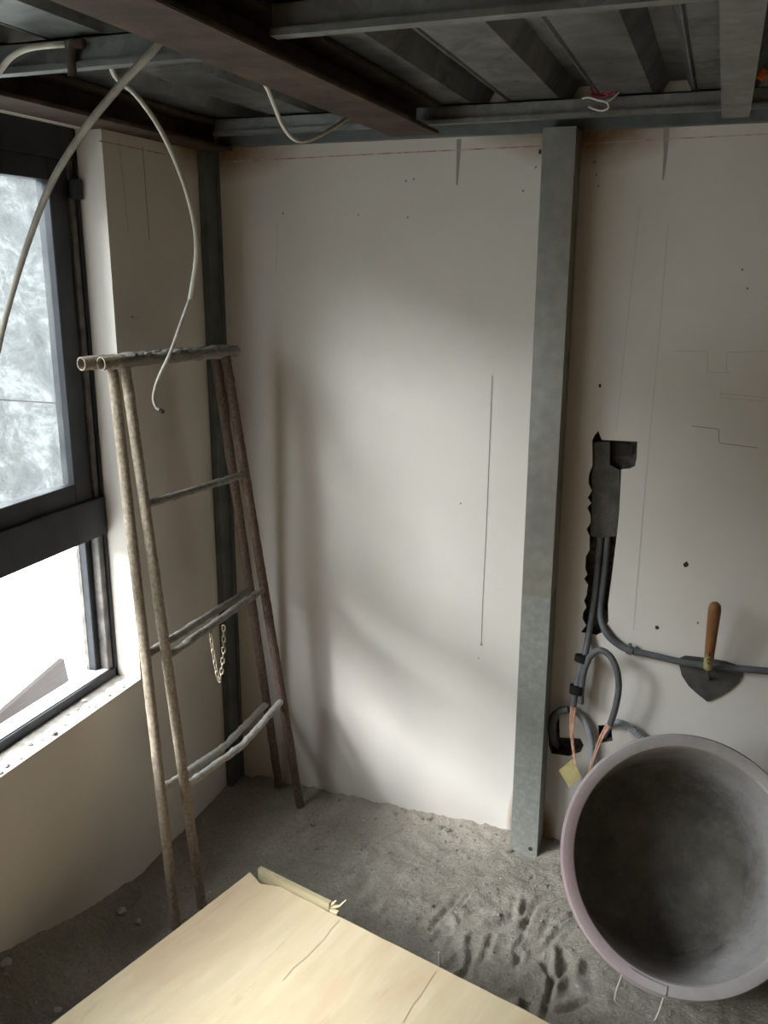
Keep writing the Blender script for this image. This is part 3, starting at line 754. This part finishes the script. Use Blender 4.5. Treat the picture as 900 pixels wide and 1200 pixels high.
wires('salmon wires drooping from the looped conduit towards the tub rim', [(715,847,-.055),(706,862,-.062),(697,884,-.07),(690,906,-.075),(686,922,-.075)], 3, 2.4, 2)
mb = MB(); q = [onY(655,903,-.056), onY(671,889,-.048), onY(681,910,-.052), onY(667,923,-.058)]
mb.quad(*q); mb.quad(*[p+V((0,.002,0)) for p in q][::-1])
for i in range(4): j = (i+1) % 4; mb.quad(q[i], q[j], q[j]+V((0,.002,0)), q[i]+V((0,.002,0)))
tag(mb.build('tape_flag', 'yellow_tape'), 'folded square of yellow tape on the wire ends beside the tub', 'tape')

# ================================================================== TROWEL
TW = empty('trowel', 'pointing trowel with wooden handle tucked behind the conduit on the wall', 'trowel')
bl = [(795.5,778),(797,771),(803,768.5),(818,770),(834,772),(850,775),(862,779),(869,785),(869.5,792),(864,801),(855,809),(843,816),(829,822.5),(818,814),(807,804),(799,792)]
mb = MB(); F_ = [onY(x, y, -.0065) for x, y in bl]; B_ = [p+V((0,.0022,0)) for p in F_]
mb.quad(*F_); mb.quad(*B_[::-1])
for i in range(len(bl)): j = (i+1) % len(bl); mb.quad(F_[i], F_[j], B_[j], B_[i])
mb.build('blade', 'trowel_steel', TW)
hb_, ht_ = onY(829.5, 783, -.048), onY(838.5, 706, -.098)
MB().tube(spline([onY(831,796,-.0075), onY(831,793,-.020), onY(830,789,-.038), hb_+ (ht_-hb_)*.05], 6), .0042, 10).build('tang', 'trowel_steel', TW, smooth=True)
hd = (ht_-hb_); L = hd.length; hn = hd.normalized()
prof = [(.001,0),(.0105,0),(.0112,.004),(.0118,.03),(.0135,L*.5),(.0152,L*.82),(.0152,L*.90),(.0135,L*.955),(.009,L*.985),(.001,L)]
he1 = hn.cross(V((0,1,0))).normalized()
HD = MB().lathe(prof, 28, hb_, hn, he1).build('handle', 'trowel_handle', TW, smooth=True)
mb = MB(); he2 = hn.cross(he1); fwd = he2 if he2.y < 0 else -he2
def mark(u, v, du, dv):
    def P(uu, vv):
        rr = .0126+.0004; a = uu/rr; return hb_ + hn*vv + (fwd*math.cos(a)+he1*math.sin(a))*rr*1.06
    mb.quad(P(u,v), P(u+du,v), P(u+du,v+dv), P(u,v+dv))
for (u, v, du, dv) in ((-.004,.050,.008,.002),(-.001,.047,.002,.012),(-.004,.038,.007,.0018),(-.004,.032,.0018,.009),(.002,.032,.0018,.007),(-.004,.026,.008,.002),(-.001,.020,.002,.008),(-.003,.058,.006,.0018)): mark(u, v, du, dv)
mb.build('printed_mark', 'dark_print', HD)

# ================================================================== OVERHEAD CABLES
def cable(label, P, r, mat, name='cable', cat='cable', n=8):
    return tag(MB().tube(spline(P, n), r, 12).build(name, mat, smooth=True), label, cat)
cable('thick grey hose slanting from the rusty beam down across the window',
      [V((.606,-1.115,1.935)), onY(180,58,-1.11), onY(140,101,-1.08), onY(97,155,-1.04), onY(60,215,-.98), onY(33,284,-.90), onY(14,345,-.84), onY(0,400,-.80), onY(-14,470,-.77), onY(-22,540,-.76)], .0060, 'hose_grey', 'hose', 'hose')
CB = empty('hanging_cable', 'cream cable hanging in a long curve in front of the trestle top', 'cable')
P1 = [V((.33,-.90,1.985)), onY(133,86,-.80), onY(160,112,-.78), onY(188,152,-.75), onY(212,205,-.72), onY(227,258,-.70), onY(230,300,-.69), onY(223,350,-.68)]
P2 = [onY(223,348,-.68), onY(213,376,-.68), onY(200,412,-.68), onY(185,445,-.68), onY(180,465,-.68), onY(183,477,-.68), onY(188,481,-.68)]
MB().tube(spline(P1, 8), .0046, 12).build('outer_sheath', 'cream_cable', CB, smooth=True)
MB().tube(spline(P2, 8), .0034, 12).build('inner_core', 'grey_cable', CB, smooth=True)
MB().tube([P2[-1]-V((.002,0,-.001)), P2[-1]+V((.007,0,-.003))], .0042, 12).build('end_cap', 'black_tape', CB, smooth=True)
cable('thin white cable drooping in a loop from the side of the rusty beam',
      [onX(306,92,.586), onX(314,105,.575), onX(322,125,.570), onX(332,148,.568), onX(345,163,.568), onX(362,164,.568), onX(385,153,.570), onX(402,142,.574), onX(412,136,.583)], .0040, 'cream_cable')
cable('pale cable bent over the left purlin at the edge of the photo',
      [onY(-30,125,-1.0), onY(-10,98,-1.0), onY(2,80,-1.0), onY(14,66,-1.0), onY(32,57,-1.0), onY(60,53,-1.0), onY(75,52,-.99)], .0050, 'cream_cable')
cable('small white wire loop lying against the back purlin',
      [onY(682,115,-.15), onY(690,114,-.15), onY(700,117,-.155), onY(711,120,-.16), onY(713,126,-.16), onY(706,129.5,-.16), onY(697,128,-.16), onY(690,125,-.155)], .0024, 'cream_cable', 'wire_loop', 'wire')
cable('short white wire end sticking up from the loop on the purlin', [onY(711,120,-.16), onY(719,114,-.155), onY(727,107,-.15)], .0022, 'cream_cable', 'wire_end', 'wire')
rr = random.Random(5); e = empty('wire_tangle', 'tangle of dark red wires above the back purlin', 'wires')
for k in range(7):
    P = [onY(rr.uniform(692,722), rr.uniform(92,112), rr.uniform(-.16,-.14)) for _ in range(5)]
    MB().tube(spline(P, 6), .0028, 8).build('wire', 'red_wire', e, smooth=True)
MB().box((-.012,-.004,-.008),(.012,.004,.008)).build('plug_body', 'orange_plastic', (oc := empty('orange_plug', 'small orange plastic plug under the deck at the right edge', 'plug')), bevel=.003)
MB().box((-.006,-.005,.008),(.006,.005,.013)).build('plug_neck', 'orange_plastic', oc)
oc.location = onY(891, 88, -.16); oc.rotation_euler = (0, R(35), 0)
e = empty('rusty_clamp', 'rusty clamp hanging over the short purlin by the window', 'clamp')
pc = onY(90, 66, -.952)
MB().tube(spline([pc+V((-.012,0,-.030)), pc+V((-.006,-.004,0)), pc+V((0,-.005,.018)), pc+V((.008,-.004,.022))], 5), .0075, 10).build('hook', 'red_oxide', e, smooth=True)
MB().box((pc.x-.004,pc.y-.012,pc.z+.010),(pc.x+.022,pc.y,pc.z+.024)).build('jaw', 'red_oxide', e, bevel=.002)

# ================================================================== PLYWOOD SHEET
ZP = .14
pa = onZ(293, 1022, ZP); u_ = (onZ(60, 1200, ZP)-pa).normalized(); v_ = (onZ(655, 1200, ZP)-pa); v_ = (v_-u_*v_.dot(u_)).normalized()
PLY = empty('plywood_sheet', 'pale plywood sheet lying in the foreground', 'plywood')
mb = MB(); LU, LV, TK = 1.16, 1.8, .012; NU, NV = 24, 36
def edge_v(i):     # ragged notch at the far corner
    return 0
rows = []
for i in range(NU+1):
    for j in range(NV+1):
        u = LU*i/NU; v = LV*j/NV
        if i == 0: u += .004*noise.noise(V((v*14, 0, 0))) + (.016 if .03 < v < .07 else 0)
        z = .004*noise.noise(V((u*1.5, v*1.5, 7)))
        mb.v.append((u, v, z))
W = NV+1
mb.f += [(i*W+j, i*W+j+1, (i+1)*W+j+1, (i+1)*W+j) for i in range(NU) for j in range(NV)]
nb = len(mb.v); mb.v += [(x, y, z-TK) for x, y, z in mb.v[:nb]]
mb.f += [(nb+i*W+j, nb+(i+1)*W+j, nb+(i+1)*W+j+1, nb+i*W+j+1) for i in range(NU) for j in range(NV)]
for i in range(NU): mb.f += [(i*W, (i+1)*W, nb+(i+1)*W, nb+i*W), (i*W+NV, nb+i*W+NV, nb+(i+1)*W+NV, (i+1)*W+NV)]
for j in range(NV): mb.f += [(j, nb+j, nb+j+1, j+1), (NU*W+j, NU*W+j+1, nb+NU*W+j+1, nb+NU*W+j)]
sh = mb.build('sheet', 'plywood', PLY)
def seam(pts, wd):
    mb = MB()
    for i in range(len(pts)-1):
        a, b = V(pts[i]), V(pts[i+1]); t = (b-a).normalized(); s = V((-t.y, t.x))*wd/2
        f = lambda p: (p.x, p.y, .004*noise.noise(V((p.x*1.5, p.y*1.5, 7)))+.0009)
        mb.quad(f(a+s), f(b+s), f(b-s), f(a-s))
    mb.build('veneer_seam', 'plywood_seam', sh)
def ply_uv(x, y):
    d = onZ(x, y, ZP)-pa; return (d.dot(u_), d.dot(v_))
seam([ply_uv(*p) for p in ((398,1079),(388,1089),(379,1102),(372,1108),(360,1121),(345,1133),(331,1149))], .0013)
seam([ply_uv(*p) for p in ((511,1139),(503,1150),(492,1168),(484,1177),(472,1198))], .0013)
seam([ply_uv(*p) for p in ((285,1037),(270,1049),(262,1058),(240,1072),(225,1085),(190,1110))], .0010)
PLY.matrix_world = Matrix(((u_.x, v_.x, 0, pa.x), (u_.y, v_.y, 0, pa.y), (0, 0, 1, ZP), (0, 0, 0, 1)))
# bearers under the sheet
for k, uu in enumerate((.22, .80)):
    c = pa + u_*uu + v_*.9; c.z = 0
    o = MB().box((-.04,-.80,-.01),(.04,.80,ZP-TK-.004)).build('timber_bearer', 'batten_wood', bevel=.003)
    o.location = c; o.rotation_euler = (0, 0, math.atan2(v_.y, v_.x)-math.pi/2)
    tag(o, ('timber bearer under the far edge of the plywood sheet', 'timber bearer under the near edge of the plywood sheet')[k], 'timber')
# batten standing along the far edge, with a splintered end
BT = empty('batten', 'thin pale batten with a splintered end along the far plywood edge', 'batten')
v0 = ply_uv(300, 1027)[1]; v1 = ply_uv(385, 1068)[1]
MB().box((-.016,v0,-ZP+.002),(-.003,v1,.019)).build('strip', 'batten_wood', BT, bevel=.0012)
MB().tube([V((-.010,v1-.004,.005)), V((-.016,v1+.012,.026))], [.006,.001], 6).build('splinter', 'splinter_wood', BT)
MB().tube([V((-.010,v1-.004,.004)), V((-.020,v1+.018,.010)), V((-.030,v1+.030,.026))], [.006,.003,.001], 6).build('splinter', 'splinter_wood', BT)
MB().box((-.014,v1-.006,-.03),(-.004,v1+.022,.003)).build('broken_end', 'splinter_wood', BT, bevel=.001)
BT.matrix_world = PLY.matrix_world.copy()
b0 = onZ(516, 1130, .05); tag(MB().tube([V((b0.x,b0.y,floor_z(b0.x,b0.y)-.004)), b0+V((-.004,.002,.03))], .0022, 8).build('plastic_stick', 'white_plastic'), 'thin white stick standing up at the plywood edge', 'stick')

# ================================================================== RUBBLE
def lump(seed, r):
    rr = random.Random(seed); b = bmesh.new(); bmesh.ops.create_icosphere(b, subdivisions=1, radius=r)
    for vtx in b.verts: vtx.co *= 1+.35*rr.uniform(-1, 1); vtx.co.z *= .62
    me = bpy.data.meshes.new('crumb'); b.to_mesh(me); b.free(); return me
LM = [lump(k, 1.0) for k in range(6)]
LMp = []
for me in LM:
    c = me.copy(); me.materials.append(MAT['crumb']); c.materials.append(MAT['crumb_pale']); LMp.append(c)
def crumb(p, r, k, label, group, name='mortar_crumb', pale=False):
    o = bpy.data.objects.new(name, (LMp if pale else LM)[k % 6]); COL.objects.link(o)
    o.location = p + V((0,0,r*.30)); o.scale = (r, r, r); o.rotation_euler = (0, 0, k*1.7)
    return tag(o, label, 'rubble', group)
rr = random.Random(11)
spots = [(367,968,.016),(371,994,.012),(426,990,.010),(423,996,.008),(463,955,.011),(495,961,.008),(503,962,.010),(516,971,.012),(525,975,.012),(568,1038,.010),(512,1008,.009),(561,1007,.008),(486,1019,.010),(581,981,.008),(548,1006,.007),(595,1000,.012),(600,985,.008),(440,958,.008),(398,940,.009),(385,975,.007),(455,1000,.007),(535,995,.007),(620,1030,.008),(640,1040,.009),(656,1030,.010),(585,1075,.009),(505,1062,.010),(470,985,.006),(540,970,.008),(600,1100,.007)]
for k, (x, y, r) in enumerate(spots):
    p = onZ(x, y, 0); p.z = floor_z(p.x, p.y)
    crumb(p, r*.72, k, 'largest mortar lump on the sandy floor near the far foot of the trestle' if k == 0 else 'small grey mortar crumb on the sandy floor between plywood and back wall', 'mortar crumbs on the sandy floor')
sill = [(96,822,.008),(62,861,.011),(80,838,.005),(104,829,.005),(76,850,.005),(36,873,.007),(28,890,.006),(8,898,.009),(4,908,.008),(112,836,.005),(128,816,.006),(90,832,.005),(48,868,.005),(145,806,.005),(118,830,.004),(20,884,.005)]
for k, (x, y, r) in enumerate(sill):
    p = onZ(x, y, WZ0); p.x = max(min(p.x, -.012), -.058)
    crumb(V((p.x, p.y, WZ0)), r*1.0, k, 'pale mortar crumb lying on the window sill ledge', 'mortar crumbs on the window sill', pale=(k % 3 == 0))
for k, (x, y, r) in enumerate([(142,1068,.014),(161,1077,.010),(14,1178,.016),(4,1162,.012),(70,1195,.010)]):
    p = onZ(x, y, .03); p.z = floor_z(p.x, p.y)
    crumb(p, r, k, 'flat pale chip on the dark floor between plywood and window wall', 'chips by the window wall', 'plaster_chip', pale=True)
# dirt ridge on the sill ledge along the window frame
mb = MB(); ny = 150
for i in range(ny+1):
    y = WY1-.01-(.62*i/ny); w0 = .026+.016*noise.noise(V((y*30, 0, 2)))+.006*noise.noise(V((y*110, 0, 5)))
    for k in range(5):
        x = -.069+w0*k/4; h = (0 if k == 4 else .0045*(1-k/4)*(.6+.8*abs(noise.noise(V((y*60, k*3.1, 1))))))
        mb.v.append((x, y, WZ0+.0004+h))
for i in range(ny):
    for k in range(4): a = i*5+k; mb.f.append((a, a+1, a+6, a+5))
tag(mb.build('sill_dirt', 'crumb', wl, smooth=True), kind='stuff')
# fine grit
mb = MB(); rr = random.Random(21)
for k in range(1500):
    x = rr.uniform(.05, 1.6); y = -abs(rr.gauss(0, .35))-.002
    if y < -1.1: continue
    r = rr.uniform(.0012, .0035); z = floor_z(x, y)+r*.4; n0 = len(mb.v)
    mb.v += [(x-r,y,z),(x+r,y,z),(x,y-r,z),(x,y+r,z),(x,y,z+r),(x,y,z-r)]
    mb.f += [tuple(n0+i for i in q) for q in ((0,2,4),(2,1,4),(1,3,4),(3,0,4),(2,0,5),(1,2,5),(3,1,5),(0,3,5))]
tag(mb.build('grit', 'crumb', bpy.data.objects['floor']), kind='stuff')
tag(LEAN.build('leaning_board', 'outside_board'), 'brown board leaning outside the opened lower window', 'board')
